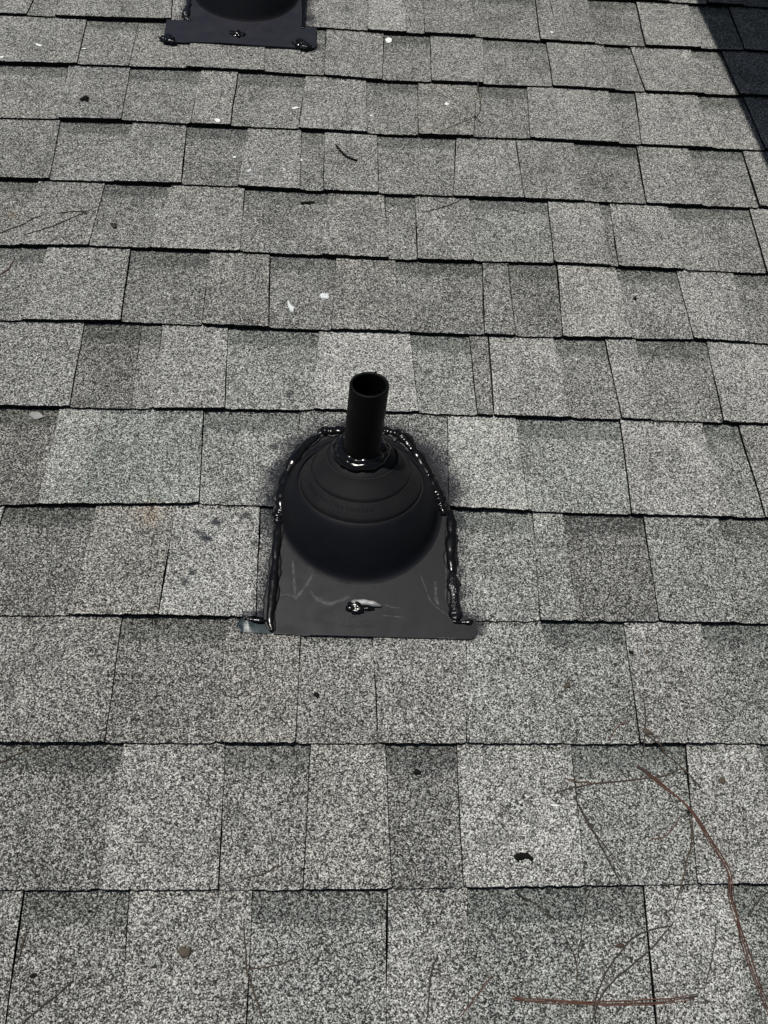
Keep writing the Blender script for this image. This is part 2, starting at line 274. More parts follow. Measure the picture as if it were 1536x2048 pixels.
# ------------------------------------------------------------------ materials
class NT:
    def __init__(s, name):
        s.m = bpy.data.materials.new(name); s.m.use_nodes = True
        s.t = s.m.node_tree; s.t.nodes.clear()
        s.out = s.t.nodes.new('ShaderNodeOutputMaterial')
    def n(s, typ, **kw):
        nd = s.t.nodes.new(typ)
        for k, v in kw.items(): setattr(nd, k, v)
        return nd
    def put(s, sock, v):
        if hasattr(v, 'is_output'): s.t.links.new(v, sock)
        else: sock.default_value = v
    def math(s, op, a, b=0.0, c=0.0, clamp=False):
        nd = s.n('ShaderNodeMath', operation=op, use_clamp=clamp)
        s.put(nd.inputs[0], a); s.put(nd.inputs[1], b); s.put(nd.inputs[2], c)
        return nd.outputs[0]
    def smooth(s, x, lo, hi, a=0.0, b=1.0):
        nd = s.n('ShaderNodeMapRange', interpolation_type='SMOOTHSTEP')
        s.put(nd.inputs[0], x); s.put(nd.inputs[1], lo); s.put(nd.inputs[2], hi); s.put(nd.inputs[3], a); s.put(nd.inputs[4], b)
        return nd.outputs[0]
    def lin(s, x, lo, hi, a, b):
        nd = s.n('ShaderNodeMapRange'); nd.clamp = True
        s.put(nd.inputs[0], x); s.put(nd.inputs[1], lo); s.put(nd.inputs[2], hi); s.put(nd.inputs[3], a); s.put(nd.inputs[4], b)
        return nd.outputs[0]
    def mix(s, f, a, b, mode='MIX'):
        nd = s.n('ShaderNodeMix', data_type='RGBA', blend_type=mode)
        s.put(nd.inputs[0], f); s.put(nd.inputs[6], a); s.put(nd.inputs[7], b)
        return nd.outputs[2]
    def noise(s, vec, scale, detail=2.0, rough=0.5, color=False):
        nd = s.n('ShaderNodeTexNoise'); s.put(nd.inputs['Vector'], vec)
        nd.inputs['Scale'].default_value = scale; nd.inputs['Detail'].default_value = detail; nd.inputs['Roughness'].default_value = rough
        return nd.outputs['Color' if color else 'Fac']
    def voro(s, vec, scale, feature='F1'):
        nd = s.n('ShaderNodeTexVoronoi', feature=feature); s.put(nd.inputs['Vector'], vec)
        nd.inputs['Scale'].default_value = scale
        return nd
    def dist(s, a, b):
        nd = s.n('ShaderNodeVectorMath', operation='DISTANCE'); s.put(nd.inputs[0], a); nd.inputs[1].default_value = b
        return nd.outputs['Value']
    def xyz(s, v):
        nd = s.n('ShaderNodeSeparateXYZ'); s.put(nd.inputs[0], v); return nd.outputs
    def objco(s, ob=None):
        nd = s.n('ShaderNodeTexCoord')
        if ob is not None: nd.object = ob
        return nd.outputs['Object']
    def ramp(s, f, stops):
        nd = s.n('ShaderNodeValToRGB'); s.put(nd.inputs[0], f)
        el = nd.color_ramp.elements
        while len(el) < len(stops): el.new(0.5)
        for e_, (p, c) in zip(el, stops):
            e_.position = p; e_.color = (c, c, c, 1) if isinstance(c, (int, float)) else tuple(c) + (1,)
        return nd.outputs[0]
    def bump(s, h, strength, dist):
        nd = s.n('ShaderNodeBump'); nd.inputs['Strength'].default_value = strength; nd.inputs['Distance'].default_value = dist
        s.put(nd.inputs['Height'], h); return nd.outputs[0]
    def bsdf(s, color, rough, normal=None, spec=0.5, alpha=None, coat=0.0, ior=1.5, trans=None):
        nd = s.n('ShaderNodeBsdfPrincipled')
        s.put(nd.inputs['Base Color'], color); s.put(nd.inputs['Roughness'], rough)
        nd.inputs['Specular IOR Level'].default_value = spec; nd.inputs['IOR'].default_value = ior
        nd.inputs['Coat Weight'].default_value = coat
        if normal is not None: s.put(nd.inputs['Normal'], normal)
        if alpha is not None: s.put(nd.inputs['Alpha'], alpha)
        if trans is not None: nd.inputs['Transmission Weight'].default_value = trans
        s.t.links.new(nd.outputs[0], s.out.inputs[0])
        return s.m

# the roof deck is made first: the shingle material reads positions in its frame
bm = bmesh.new(); slab(bm, [(-4, -1.15), (4, -1.15), (4, 3.2), (-4, 3.2)], -0.009, 0.05)
n = NT('felt_underlay'); mat_felt = n.bsdf(n.mix(n.noise(n.objco(), 60), (0.02, 0.02, 0.02, 1), (0.05, 0.05, 0.05, 1)), 0.9)
roof = mesh_obj('roof', bm, mat_felt); tag(roof, kind='structure')
BOOT_AT = [(0.0, 0.0, 0.0), (-0.205, 1.10, 0.0)]
boots = [empty('pipe_flashing', BOOT_AT[0]), empty('pipe_flashing', BOOT_AT[1])]

def shingle_material():
    n = NT('granule_shingle')
    pos = n.objco(roof)
    at = lambda nm: n.n('ShaderNodeAttribute', attribute_name=nm, attribute_type='GEOMETRY').outputs['Fac']
    tone, warm, band = at('tone'), at('warm'), at('band')
    uv = n.n('ShaderNodeUVMap', uv_map='uv').outputs[0]
    v = n.xyz(uv)[1]
    g1 = n.voro(pos, GRAN); g2 = n.voro(pos, GRAN * 0.55)
    r1 = n.xyz(g1.outputs['Color'])[0]; r2 = n.xyz(g2.outputs['Color'])[1]; hue = n.xyz(g1.outputs['Color'])[2]
    mid = n.noise(pos, 150, 2, 0.6); big = n.noise(pos, 11, 2, 0.6)
    # share of dark granules rises on the darker tabs and in worn patches
    f = n.math('ADD', n.math('MULTIPLY', r1, 0.80), n.math('MULTIPLY', r2, 0.20))
    f = n.math('ADD', f, n.math('MULTIPLY', n.math('SUBTRACT', mid, 0.5), 0.26))
    f = n.math('ADD', f, n.math('MULTIPLY', n.math('SUBTRACT', big, 0.5), 0.24))
    f = n.math('ADD', f, n.math('MULTIPLY', n.math('SUBTRACT', tone, 1.0), 0.37))
    c = n.ramp(f, [(0.0, 0.009), (0.26, 0.028), (0.42, 0.112), (0.60, 0.25), (0.80, 0.46), (1.0, 0.72)])
    c = n.mix(1.0, c, n.ramp(hue, [(0.0, (0.955, 1.0, 0.965)), (0.5, (1.0, 0.995, 0.95)), (1.0, (1.0, 0.965, 0.885))]), 'MULTIPLY')
    # darker granule strip printed across the head of the recessed tabs
    edge = n.math('ADD', v, n.math('MULTIPLY', n.math('SUBTRACT', n.noise(pos, 260, 2), 0.5), 0.16))
    bandm = n.math('MULTIPLY', band, n.smooth(edge, 0.76, 0.83))
    c = n.mix(n.math('MULTIPLY', bandm, 0.56), c, n.mix(1.0, c, (0.36, 0.40, 0.385, 1), 'MULTIPLY'))
    # blend colours of the tabs
    c = n.mix(n.math('MULTIPLY', warm, 1.0, clamp=True), c, n.mix(1.0, c, (1.0, 0.93, 0.82, 1), 'MULTIPLY'))
    c = n.mix(n.math('MULTIPLY', warm, -1.0, clamp=True), c, n.mix(1.0, c, (0.86, 0.99, 0.95, 1), 'MULTIPLY'))
    # clumps of dirt lodged between granules
    cl = n.smooth(n.noise(pos, 210, 1, 0.5), 0.63, 0.72)
    cl = n.math('MULTIPLY', cl, n.smooth(n.noise(pos, 17, 2, 0.6), 0.42, 0.66))
    c = n.mix(n.math('MULTIPLY', cl, 0.75), c, (0.014, 0.014, 0.012, 1))
    # algae and soot blotches
    bl = n.smooth(n.noise(pos, 26, 3, 0.65), 0.55, 0.76)
    c = n.mix(n.math('MULTIPLY', bl, 0.48), c, (0.035, 0.036, 0.032, 1))
    px, py, pz = n.xyz(pos)
    flat = n.n('ShaderNodeVectorMath', operation='MULTIPLY'); n.put(flat.inputs[0], pos); flat.inputs[1].default_value = (1, 1, 0); flat = flat.outputs[0]
    for (sx, sy, sr) in RUST:
        d = n.dist(flat, (sx, sy, 0.0))
        k = n.math('MULTIPLY', n.smooth(n.math('ADD', d, n.math('MULTIPLY', n.math('SUBTRACT', mid, 0.5), sr * 2.4)), sr * 0.1, sr, 1.0, 0.0), 0.40)
        c = n.mix(k, c, n.mix(1.0, c, (0.78, 0.50, 0.20, 1), 'MULTIPLY'))
    for (sx, sy, sr) in SPOTS:
        d = n.dist(flat, (sx, sy, 0.0))
        k = n.math('MULTIPLY', n.smooth(n.math('ADD', d, n.math('MULTIPLY', n.math('SUBTRACT', r2, 0.5), sr * 0.7)), sr * 0.35, sr * 1.35, 1.0, 0.0), 0.88)
        c = n.mix(k, c, (0.022, 0.026, 0.030, 1))
    # black spray paint that drifted onto the shingles round each flashing
    wob = n.math('MULTIPLY', n.math('SUBTRACT', n.noise(pos, 38, 3), 0.5), 0.036)
    grain = n.math('MULTIPLY', n.math('SUBTRACT', r1, 0.5), 0.004)
    for b in boots:
        bx, by, bz = n.xyz(n.objco(b))
        ax = n.math('ABSOLUTE', bx)
        yy = n.math('MAXIMUM', n.math('SUBTRACT', by, 0.155), 0.0)
        d = n.math('SUBTRACT', n.math('SQRT', n.math('ADD', n.math('POWER', ax, 2.0), n.math('POWER', yy, 2.0))), 0.103)
        tabs_ = n.math('MULTIPLY', n.smooth(by, -0.002, 0.012, 1.0, 0.0), -0.022)
        wide = n.math('MULTIPLY', n.smooth(by, 0.10, 0.17), -0.010)
        d = n.math('ADD', n.math('ADD', d, n.math('ADD', wob, grain)), n.math('ADD', tabs_, wide))
        k = n.math('MULTIPLY', n.smooth(d, -0.006, 0.031, 1.0, 0.0), 0.93)
        k = n.math('MULTIPLY', k, n.smooth(by, -0.034, -0.016))
        k = n.math('MULTIPLY', k, n.math('MAXIMUM', n.smooth(ax, 0.095, 0.112), n.smooth(by, -0.02, 0.0)))
        k = n.math('SUBTRACT', n.math('MULTIPLY', k, 1.15), n.math('MULTIPLY', r1, 0.20), clamp=True)
        k = n.math('MINIMUM', k, 0.94)
        c = n.mix(k, c, (0.011, 0.012, 0.018, 1))
    h = n.math('SUBTRACT', n.math('MULTIPLY', r1, 0.5), g1.outputs['Distance'])
    return n.bsdf(c, 0.85, n.bump(h, 0.55, 0.0012), spec=0.25)
GRAN = 900.0
mat_shingle = shingle_material()
n = NT('cut_asphalt_edge')
p = n.objco(roof)
mat_edge = n.bsdf(n.mix(n.smooth(n.noise(p, 420, 2), 0.58, 0.72), (0.006, 0.006, 0.006, 1), (0.045, 0.045, 0.042, 1)), 0.9, n.bump(n.noise(p, 600, 2), 0.6, 0.001), spec=0.15)
def plastic(name, dark, dust, amount, rough, spec=0.28):
    n = NT(name); p = n.objco(roof)
    f = n.math('MULTIPLY', n.smooth(n.noise(p, 38, 6, 0.65), 0.40, 0.75), amount)
    c = n.mix(f, dark + (1,), dust + (1,))
    sp = n.smooth(n.noise(p, 900, 2), 0.70, 0.76)
    c = n.mix(n.math('MULTIPLY', sp, 0.25), c, (0.10, 0.10, 0.10, 1))
    return n.bsdf(c, n.lin(n.noise(p, 55, 3), 0.3, 0.7, rough - 0.06, rough + 0.08), n.bump(n.noise(p, 45, 2), 0.05, 0.002), spec=spec)
mat_plate = plastic('dusty_black_plastic', (0.0040, 0.0043, 0.0066), (0.0088, 0.0088, 0.0106), 0.6, 0.50, 0.26)
mat_plate_blue = plastic('blue_black_plastic', (0.0066, 0.0076, 0.0140), (0.0120, 0.0132, 0.0200), 0.6, 0.55)
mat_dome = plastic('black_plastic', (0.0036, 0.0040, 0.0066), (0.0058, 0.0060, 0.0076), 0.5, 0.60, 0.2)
mat_step = plastic('lighter_black_plastic', (0.0085, 0.0085, 0.0100), (0.0140, 0.0134, 0.0134), 0.6, 0.60, 0.22)  # step rings: lighter and less blue than the dome
mat_pipe = plastic('black_pipe_plastic', (0.0018, 0.0020, 0.0022), (0.0035, 0.0035, 0.0035), 0.4, 0.55, 0.12)
mat_flap = plastic('bent_blue_grey_flap', (0.040, 0.060, 0.070), (0.11, 0.14, 0.15), 0.9, 0.30, 0.5)
mat_pale = plastic('skinned_pale_sealant', (0.11, 0.112, 0.118), (0.42, 0.42, 0.42), 1.0, 0.35, 0.5)
n = NT('black_sealant'); p = n.objco(roof)
mat_seal = n.bsdf((0.0030, 0.0030, 0.0036, 1), n.lin(n.noise(p, 160, 3), 0.35, 0.65, 0.15, 0.26), n.bump(n.noise(p, 200, 2, 0.5), 0.06, 0.002), spec=0.38)
n = NT('ragged_black_sealant'); p = n.objco(roof)
mat_seal_rough = n.bsdf((0.005, 0.005, 0.006, 1), 0.28, n.bump(n.noise(p, 230, 2, 0.6), 0.6, 0.003), spec=0.42)
n = NT('wiped_black_sealant')
mat_wipe = n.bsdf((0.006, 0.006, 0.007, 1), 0.5, spec=0.3)
n = NT('dried_dust'); p = n.objco(roof)
uvx = n.xyz(n.n('ShaderNodeUVMap', uv_map='uv').outputs[0])
fade = n.math('MULTIPLY', n.smooth(n.math('ABSOLUTE', n.math('SUBTRACT', uvx[1], 0.5)), 0.03, 0.5, 1.0, 0.0), n.smooth(n.noise(p, 170, 4, 0.75), 0.30, 0.74))
mat_dust = n.bsdf((0.17, 0.17, 0.17, 1), 0.9, alpha=n.math('MULTIPLY', fade, 0.6), spec=0.1)
def simple(name, a, b, scale, rough=0.8, spec=0.3, bumps=0.3):
    n = NT(name); p = n.objco(roof)
    f = n.noise(p, scale, 3, 0.6)
    return n.bsdf(n.mix(f, a + (1,), b + (1,)), rough, n.bump(f, bumps, 0.0008), spec=spec)
mat_needle = {
 'red': simple('red_brown_needle', (0.045, 0.021, 0.015), (0.125, 0.062, 0.044), 330),
 'redtwig': simple('rust_needle', (0.060, 0.027, 0.018), (0.165, 0.085, 0.058), 330),
 'redthin': simple('dull_red_needle', (0.075, 0.036, 0.028), (0.13, 0.075, 0.055), 260),
 'brown': simple('dark_brown_needle', (0.020, 0.017, 0.014), (0.055, 0.046, 0.038), 260),
 'tan': simple('tan_needle', (0.030, 0.023, 0.015), (0.085, 0.062, 0.042), 260)}
mat_bit = {
 'dropping': simple('dried_white_dropping', (0.40, 0.44, 0.45), (0.78, 0.81, 0.81), 420),
 'white': simple('white_flake', (0.60, 0.62, 0.60), (0.80, 0.81, 0.80), 300),
 'foil': simple('pale_translucent_scrap', (0.10, 0.10, 0.095), (0.42, 0.43, 0.42), 190, 0.25, 0.6),
 'black': simple('black_char', (0.004, 0.004, 0.004), (0.011, 0.011, 0.010), 300, 0.9, 0.1),
 'curl': simple('black_char_curl', (0.003, 0.003, 0.003), (0.010, 0.010, 0.009), 300, 0.9, 0.1),
 'leaf': simple('dark_leaf', (0.018, 0.017, 0.012), (0.05, 0.045, 0.035), 200),
 'chip': simple('brown_bark', (0.05, 0.038, 0.028), (0.11, 0.090, 0.070), 300),
 'seed': simple('brown_seed', (0.045, 0.035, 0.025), (0.095, 0.075, 0.055), 300),
 'spear': simple('dark_bract', (0.03, 0.018, 0.013), (0.07, 0.045, 0.035), 300)}
mat_crumb = simple('black_crumb', (0.005, 0.005, 0.005), (0.022, 0.022, 0.020), 500)

# ------------------------------------------------------------------ shingles
R_BUTT, FALL, TOOTH, DEPTH = 0.0062, 0.0059, 0.0027, 0.0082
HOLE_Y, HOLE_R = 0.155, 0.1025
def hole_top(x, y):
    """height of the cut-out for a flashing at this x, seen from a course near y (None: no cut-out)"""
    for bx, by, bz in BOOT_AT:
        if abs(x - bx) < HOLE_R and by - 0.01 <= y + 0.005 and y < by + 0.3:
            return by + HOLE_Y + math.sqrt(HOLE_R ** 2 - (x - bx) ** 2)
    return None
def wave(nr, x):
    w = WAVE.get(nr)
    if not w: return 0.0022 * noise.noise(Vector((x * 5, nr * 3.7, 0)))
    if x <= w[0][0]: return w[0][1] / 1000
    for (x0, a), (x1, b) in zip(w, w[1:]):
        if x <= x1: return (a + (b - a) * (x - x0) / (x1 - x0)) / 1000
    return w[-1][1] / 1000
tabs = {}          # course -> list of tab records, for the height of the surface
def tab_height(t, v):
    return R_BUTT + (TOOTH if t['type'] == 'T' else 0) + t['lift'] * (1 - v / E) - FALL * v / E
def surface(x, y):
    nr = 8 - math.floor(y / E)
    yb = (8 - nr) * E
    for t in tabs.get(nr, ()):
        k = (y - yb) / E
        if t['xb0'] + (t['xt0'] - t['xb0']) * k <= x <= t['xb1'] + (t['xt1'] - t['xb1']) * k:
            return tab_height(t, y - yb)
    return R_BUTT
def tab_mesh(bm, t, nr, origin, layers):
    """one tab: granule top, black cut edges along butt, sides and any cut-out"""
    uvl, l_tone, l_warm, l_band = layers
    yb = (8 - nr) * E; yt = yb + E + 0.014
    gl, gr = [(0.0 if s_ else (random.uniform(0.0003, 0.0011) if t['type'] == 'T' else 0.0003)) for s_ in (t.get('soft0'), t.get('soft1'))]
    xb0, xb1 = t['xb0'] + gl, t['xb1'] - gr
    kk = (yt - yb) / E
    xt0, xt1 = t['xb0'] + (t['xt0'] - t['xb0']) * kk + gl, t['xb1'] + (t['xt1'] - t['xb1']) * kk - gr
    nx = max(4, int((xb1 - xb0) / 0.005))
    run = []; runs = []
    for i in range(nx + 1):
        u = i / nx
        xl, xh = xb0 + (xb1 - xb0) * u, xt0 + (xt1 - xt0) * u
        y = yb + wave(nr, xl) + 0.0011 * noise.noise(Vector((xl * 170, nr * 9.1, 0))) + 0.0005 * random.uniform(-1, 1)
        if u < 0.04 or u > 0.96: y += 0.0012
        h = hole_top(xl, yb)
        if h is not None and h > y: y = h + 0.0008 * random.uniform(-1, 1)
        if y >= yt - 0.002:
            if len(run) > 1: runs.append(run)
            run = []; continue
        jit = 0.0005 * random.uniform(-1, 1)
        run.append((xl + (jit if 0 < i < nx else 0), y, xh, yt))
    if len(run) > 1: runs.append(run)
    def V(x, y, dz=0.0):
        v = max(0.0, y - yb)
        return bm.verts.new((x - origin[0], y - origin[1], tab_height(t, v) + dz - origin[2]))
    for run in runs:
        ROWS = 3
        grid = []
        for (xl, y, xh, yh) in run:
            grid.append([V(xl + (xh - xl) * r / ROWS, y + (yh - y) * r / ROWS) for r in range(ROWS + 1)])
        for c in (0, -1):                       # ragged side edges
            for r in range(1, ROWS): grid[c][r].co.x += 0.0009 * random.uniform(-1, 1)
        F = []
        for a, b in zip(grid, grid[1:]):
            for r in range(ROWS): F.append((bm.faces.new((a[r], b[r], b[r + 1], a[r + 1])), 0))
        low = [bm.verts.new(g_[0].co + Vector((0, 0.0012, -DEPTH))) for g_ in grid]
        for i in range(len(grid) - 1):
            F.append((bm.faces.new((low[i], low[i + 1], grid[i + 1][0], grid[i][0])), 1))
        for c, flip in ((0, False), (-1, True)):
            g_ = grid[c]; dn = [low[c]] + [bm.verts.new(v.co + Vector((0, 0, -DEPTH))) for v in g_[1:]]
            for r in range(ROWS):
                q = (g_[r], g_[r + 1], dn[r + 1], dn[r])
                F.append((bm.faces.new(q[::-1] if flip else q), 1))
        for f, mi in F:
            f.material_index = mi
            for lp in f.loops:
                co = lp.vert.co
                lp[uvl].uv = (co.x + origin[0], (co.y + origin[1] - yb) / E)
                lp.vert[l_tone] = t['tone']; lp.vert[l_warm] = t['warm']; lp.vert[l_band] = 1.0 if t['type'] == 'R' else 0.0
    return bool(runs)
def new_tab_bm():
    bm = bmesh.new()
    return bm, (bm.loops.layers.uv.new('uv'), bm.verts.layers.float.new('tone'), bm.verts.layers.float.new('warm'), bm.verts.layers.float.new('band'))

XMIN, XMAX = -2.3, 2.3
far_bm, far_layers = new_tab_bm()
for nr in range(-9, 16):
    rows = []
    known = COURSES.get(nr)
    def rec(ty, tone, warm, xt0, xb0, xt1, xb1, seen):
        return dict(type=ty, tone=tone, warm=warm, xt0=xt0, xb0=xb0, xt1=xt1, xb1=xb1, seen=seen, lift=random.uniform(-0.0003, 0.0013))
    if known:
        # the recorded tabs, carried on to both sides by tabs of the same kind
        ty, tone, warm, xt, xb = known[0]
        w = random.uniform(0.07, 0.12)
        mid = []
        pt, pb = xt - w, xb - w
        if pb > -0.66 + 0.06 * (nr / 2): pt -= 0.10; pb -= 0.10
        left0 = (pt, pb)
        for (ty, tone, warm, xt, xb) in known:
            if xt is None: xt, xb = pt + random.uniform(0.14, 0.2), pb + random.uniform(0.14, 0.2)
            mid.append(rec(ty, tone, warm, pt, pb, xt, xb, True)); pt, pb = xt, xb
        for k_ in {0: (3,), 7: (2,)}.get(nr, ()):      # two colours on one tooth: no joint
            mid[k_]['soft0'] = mid[k_ - 1]['soft1'] = True; mid[k_]['lift'] = mid[k_ - 1]['lift']
        x = left0; ty = 'R' if known[0][0] == 'T' else 'T'; left = []
        while x[1] > XMIN:
            w = random.uniform(0.06, 0.13); s = random.uniform(-0.004, 0.004)
            left.append(rec(ty, random.uniform(0.82, 1.08), 0, x[0] - w + s, x[1] - w, x[0], x[1], False))
            x = (x[0] - w + s, x[1] - w); ty = 'R' if ty == 'T' else 'T'
        rows = left[::-1] + mid
    else:
        pt = pb = XMIN; ty = 'T'
    ty = 'R' if (rows and rows[-1]['type'] == 'T') else 'T'
    while pb < XMAX:
        w = random.uniform(0.06, 0.13); s = random.uniform(-0.004, 0.004)
        seen = nr == -1 and -0.3 < pb < 0.95
        rows.append(rec(ty, random.uniform(0.82, 1.08), 0, pt, pb, pt + w + s, pb + w, seen))
        pt, pb = pt + w + s, pb + w; ty = 'R' if ty == 'T' else 'T'
    tabs[nr] = rows
    for t in rows:
        if t['seen']:
            o = ((t['xb0'] + t['xb1']) / 2, (8 - nr) * E, 0.0)
            bm, lay = new_tab_bm()
            if tab_mesh(bm, t, nr, o, lay):
                mesh_obj('shingle', bm, [mat_shingle, mat_edge], roof, o)
            else: bm.free()
        else:
            tab_mesh(far_bm, t, nr, (0, 0, 0), far_layers)
tag(mesh_obj('shingle_field', far_bm, [mat_shingle, mat_edge], roof), kind='stuff')

# ------------------------------------------------------------------ dormer beside the flashing slope, its eave shades the roof
EAVE_H = 0.90
e0 = Vector((0.655, 1.04, 0.006)) + SUN * (EAVE_H / SUN.z)          # a point of the eave edge, roof axes
dormer = bpy.data.objects.new('dormer', None); col.objects.link(dormer)
wall_x = e0.x + 0.56
dormer.matrix_world = ROOF @ Matrix.Translation((wall_x, 0.45, 0.0)) @ Matrix.Rotation(-PITCH, 4, 'X')
tag(dormer, 'white sided dormer with a deep boxed eave beside the shaded shingles', 'dormer')
loc_e = dormer.matrix_world.inverted() @ (ROOF @ e0)                # eave edge in dormer axes (plumb)
ex, ez = loc_e.x, loc_e.z
mat_siding = simple('white_lap_siding', (0.55, 0.55, 0.53), (0.66, 0.66, 0.64), 14, 0.6)
mat_trim = simple('white_trim', (0.6, 0.6, 0.58), (0.7, 0.7, 0.68), 20, 0.5)
def box(x0, x1, y0, y1, z0, z1):
    bm = bmesh.new()
    r = bmesh.ops.create_cube(bm, size=1)
    for v in r['verts']:
        v.co = Vector(((x0 + x1) / 2 + v.co.x * (x1 - x0), (y0 + y1) / 2 + v.co.y * (y1 - y0), (z0 + z1) / 2 + v.co.z * (z1 - z0)))
    return bm
def dpart(name, bm, m): return mesh_obj(name, bm, m, dormer)
DL = 2.3
dpart('wall', box(0.02, 1.6, 0.0, DL, -0.15, ez + 0.05), mat_siding)
zz = 0.0
while zz < ez - 0.02:
    bm = bmesh.new()
    for y0, y1 in ((-0.02, DL),):
        vs_ = [(0.0, zz), (0.012, zz + 0.13), (0.021, zz + 0.13), (0.021, zz)]
        a = [bm.verts.new((x, y0, z)) for x, z in vs_]; b = [bm.verts.new((x, y1, z)) for x, z in vs_]
        for i in range(4): bm.faces.new((a[i], a[(i + 1) % 4], b[(i + 1) % 4], b[i]))
        bm.faces.new(a[::-1]); bm.faces.new(b)
    dpart('siding_board', bm, mat_siding); zz += 0.122
dpart('soffit', box(ex + 0.02, 1.9, -0.35, DL + 0.2, ez + 0.003, ez + 0.02), mat_trim)
dpart('fascia', box(ex, ex + 0.019, -0.37, DL + 0.2, ez, ez + 0.12), mat_trim)
bm = bmesh.new()
vs_ = [(ex - 0.002, ez + 0.122), (1.9, ez + 0.45), (1.9, ez + 0.47), (ex - 0.002, ez + 0.135)]
a = [bm.verts.new((x, -0.38, z)) for x, z in vs_]; b = [bm.verts.new((x, DL + 0.21, z)) for x, z in vs_]
for i in range(4): bm.faces.new((a[i], a[(i + 1) % 4], b[(i + 1) % 4], b[i]))
bm.faces.new(a[::-1]); bm.faces.new(b)
dpart('dormer_roof', bm, mat_felt)

# ground far below the eave and the wall that carries the roof (neither is in view)
bm = bmesh.new(); f = [bm.verts.new((x, y, 0)) for x, y in ((-600, -600), (600, -600), (600, 600), (-600, 600))]; bm.faces.new(f)
g = mesh_obj('ground', bm, simple('lawn', (0.03, 0.05, 0.02), (0.07, 0.09, 0.04), 3)); g.matrix_world = Matrix.Identity(4); tag(g, kind='structure')
bm = box(-3.7, 3.7, -0.75, 3.0, 0.0, LIFT - 0.24)
wl = mesh_obj('house_wall', bm, mat_siding); wl.matrix_world = Matrix.Identity(4)
tag(wl, 'white house walls standing under the shingle roof', 'wall')

# ------------------------------------------------------------------ pipe flashings
PLATE = 0.0066
def arc(cx, cy, r, a0, a1, n):
    return [(cx + r * math.cos(a0 + (a1 - a0) * i / n), cy + r * math.sin(a0 + (a1 - a0) * i / n)) for i in range(n + 1)]
def dome_parts(root):
    T = 0.28; X0 = -0.003; Y0 = 0.147
    def c(h, t=None): return (X0, Y0 + h * math.sin(T), PLATE + h * math.cos(T))
    low = [(0.1075, 0.0001, 0), (0.1045, 0.0007, 0), (0.1018, 0.0020, 0.01), (0.0996, 0.0042, 0.03), (0.0975, 0.0078, 0.06), (0.0947, 0.0130, 0.09), (0.0912, 0.0190, 0.14),
           (0.0872, 0.0255, 0.19), (0.0828, 0.0315, 0.24), (0.0785, 0.0365, 0.27), (0.0758, 0.0392, T), (0.0748, 0.0398, T), (0.0742, 0.0392, T)]
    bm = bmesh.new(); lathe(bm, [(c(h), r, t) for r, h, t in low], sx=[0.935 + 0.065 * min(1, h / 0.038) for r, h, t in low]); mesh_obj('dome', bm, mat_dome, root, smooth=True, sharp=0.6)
    steps = [[(0.0742, 0.0372), (0.0718, 0.0372), (0.0710, 0.0415), (0.0700, 0.0432), (0.0660, 0.0484), (0.0600, 0.0556), (0.0588, 0.0570), (0.0584, 0.0566)],
             [(0.0584, 0.0555), (0.0572, 0.0555), (0.0566, 0.0590), (0.0556, 0.0602), (0.0500, 0.0672), (0.0430, 0.0752), (0.0420, 0.0772), (0.0412, 0.0774), (0.0409, 0.0764)],
             [(0.0409, 0.0762), (0.0400, 0.0762), (0.0396, 0.0770), (0.0350, 0.0812), (0.0312, 0.0840), (0.0308, 0.0856), (0.0299, 0.0858), (0.0295, 0.0846), (0.0180, 0.0852)]]
    for st in steps:
        bm = bmesh.new(); lathe(bm, [(c(h), r, T) for r, h in st]); mesh_obj('step_ring', bm, mat_step, root, smooth=True, sharp=0.6)
    # moulded lettering round the steps
    def letters(text, r, h, a_start, size, slope):
        a = a_start
        for chn in text:
            cu = bpy.data.curves.new('letter', 'FONT'); cu.body = chn; cu.size = size; cu.extrude = 0.00025; cu.align_x = 'CENTER'; cu.resolution_u = 2
            tmp = bpy.data.objects.new('tmp', cu); col.objects.link(tmp)
            me = bpy.data.meshes.new_from_object(tmp.evaluated_get(bpy.context.evaluated_depsgraph_get()))
            bpy.data.objects.remove(tmp)
            if len(me.vertices):
                rad = Vector((math.cos(a), math.sin(a), 0)); tan = Vector((-math.sin(a), math.cos(a), 0))
                out = rad * math.sin(slope) + Vector((0, 0, 1)) * math.cos(slope)
                upv = out.cross(tan)
                B = Matrix((tan, upv, out)).transposed().to_4x4()
                M = Matrix.Translation(c(h)) @ Matrix.Rotation(-T, 4, 'X') @ Matrix.Translation(rad * r) @ B
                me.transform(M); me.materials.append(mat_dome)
                o = bpy.data.objects.new('raised_letter', me); col.objects.link(o); o.parent = root
            a += size * (0.34 if chn in ' ilr' else 0.62) / r
    letters('Slice For Size Needed', 0.0655, 0.0490, math.radians(-158), 0.0085, math.radians(50))
    letters('1 1/2" Cut', 0.0365, 0.0799, math.radians(-125), 0.0065, math.radians(42))
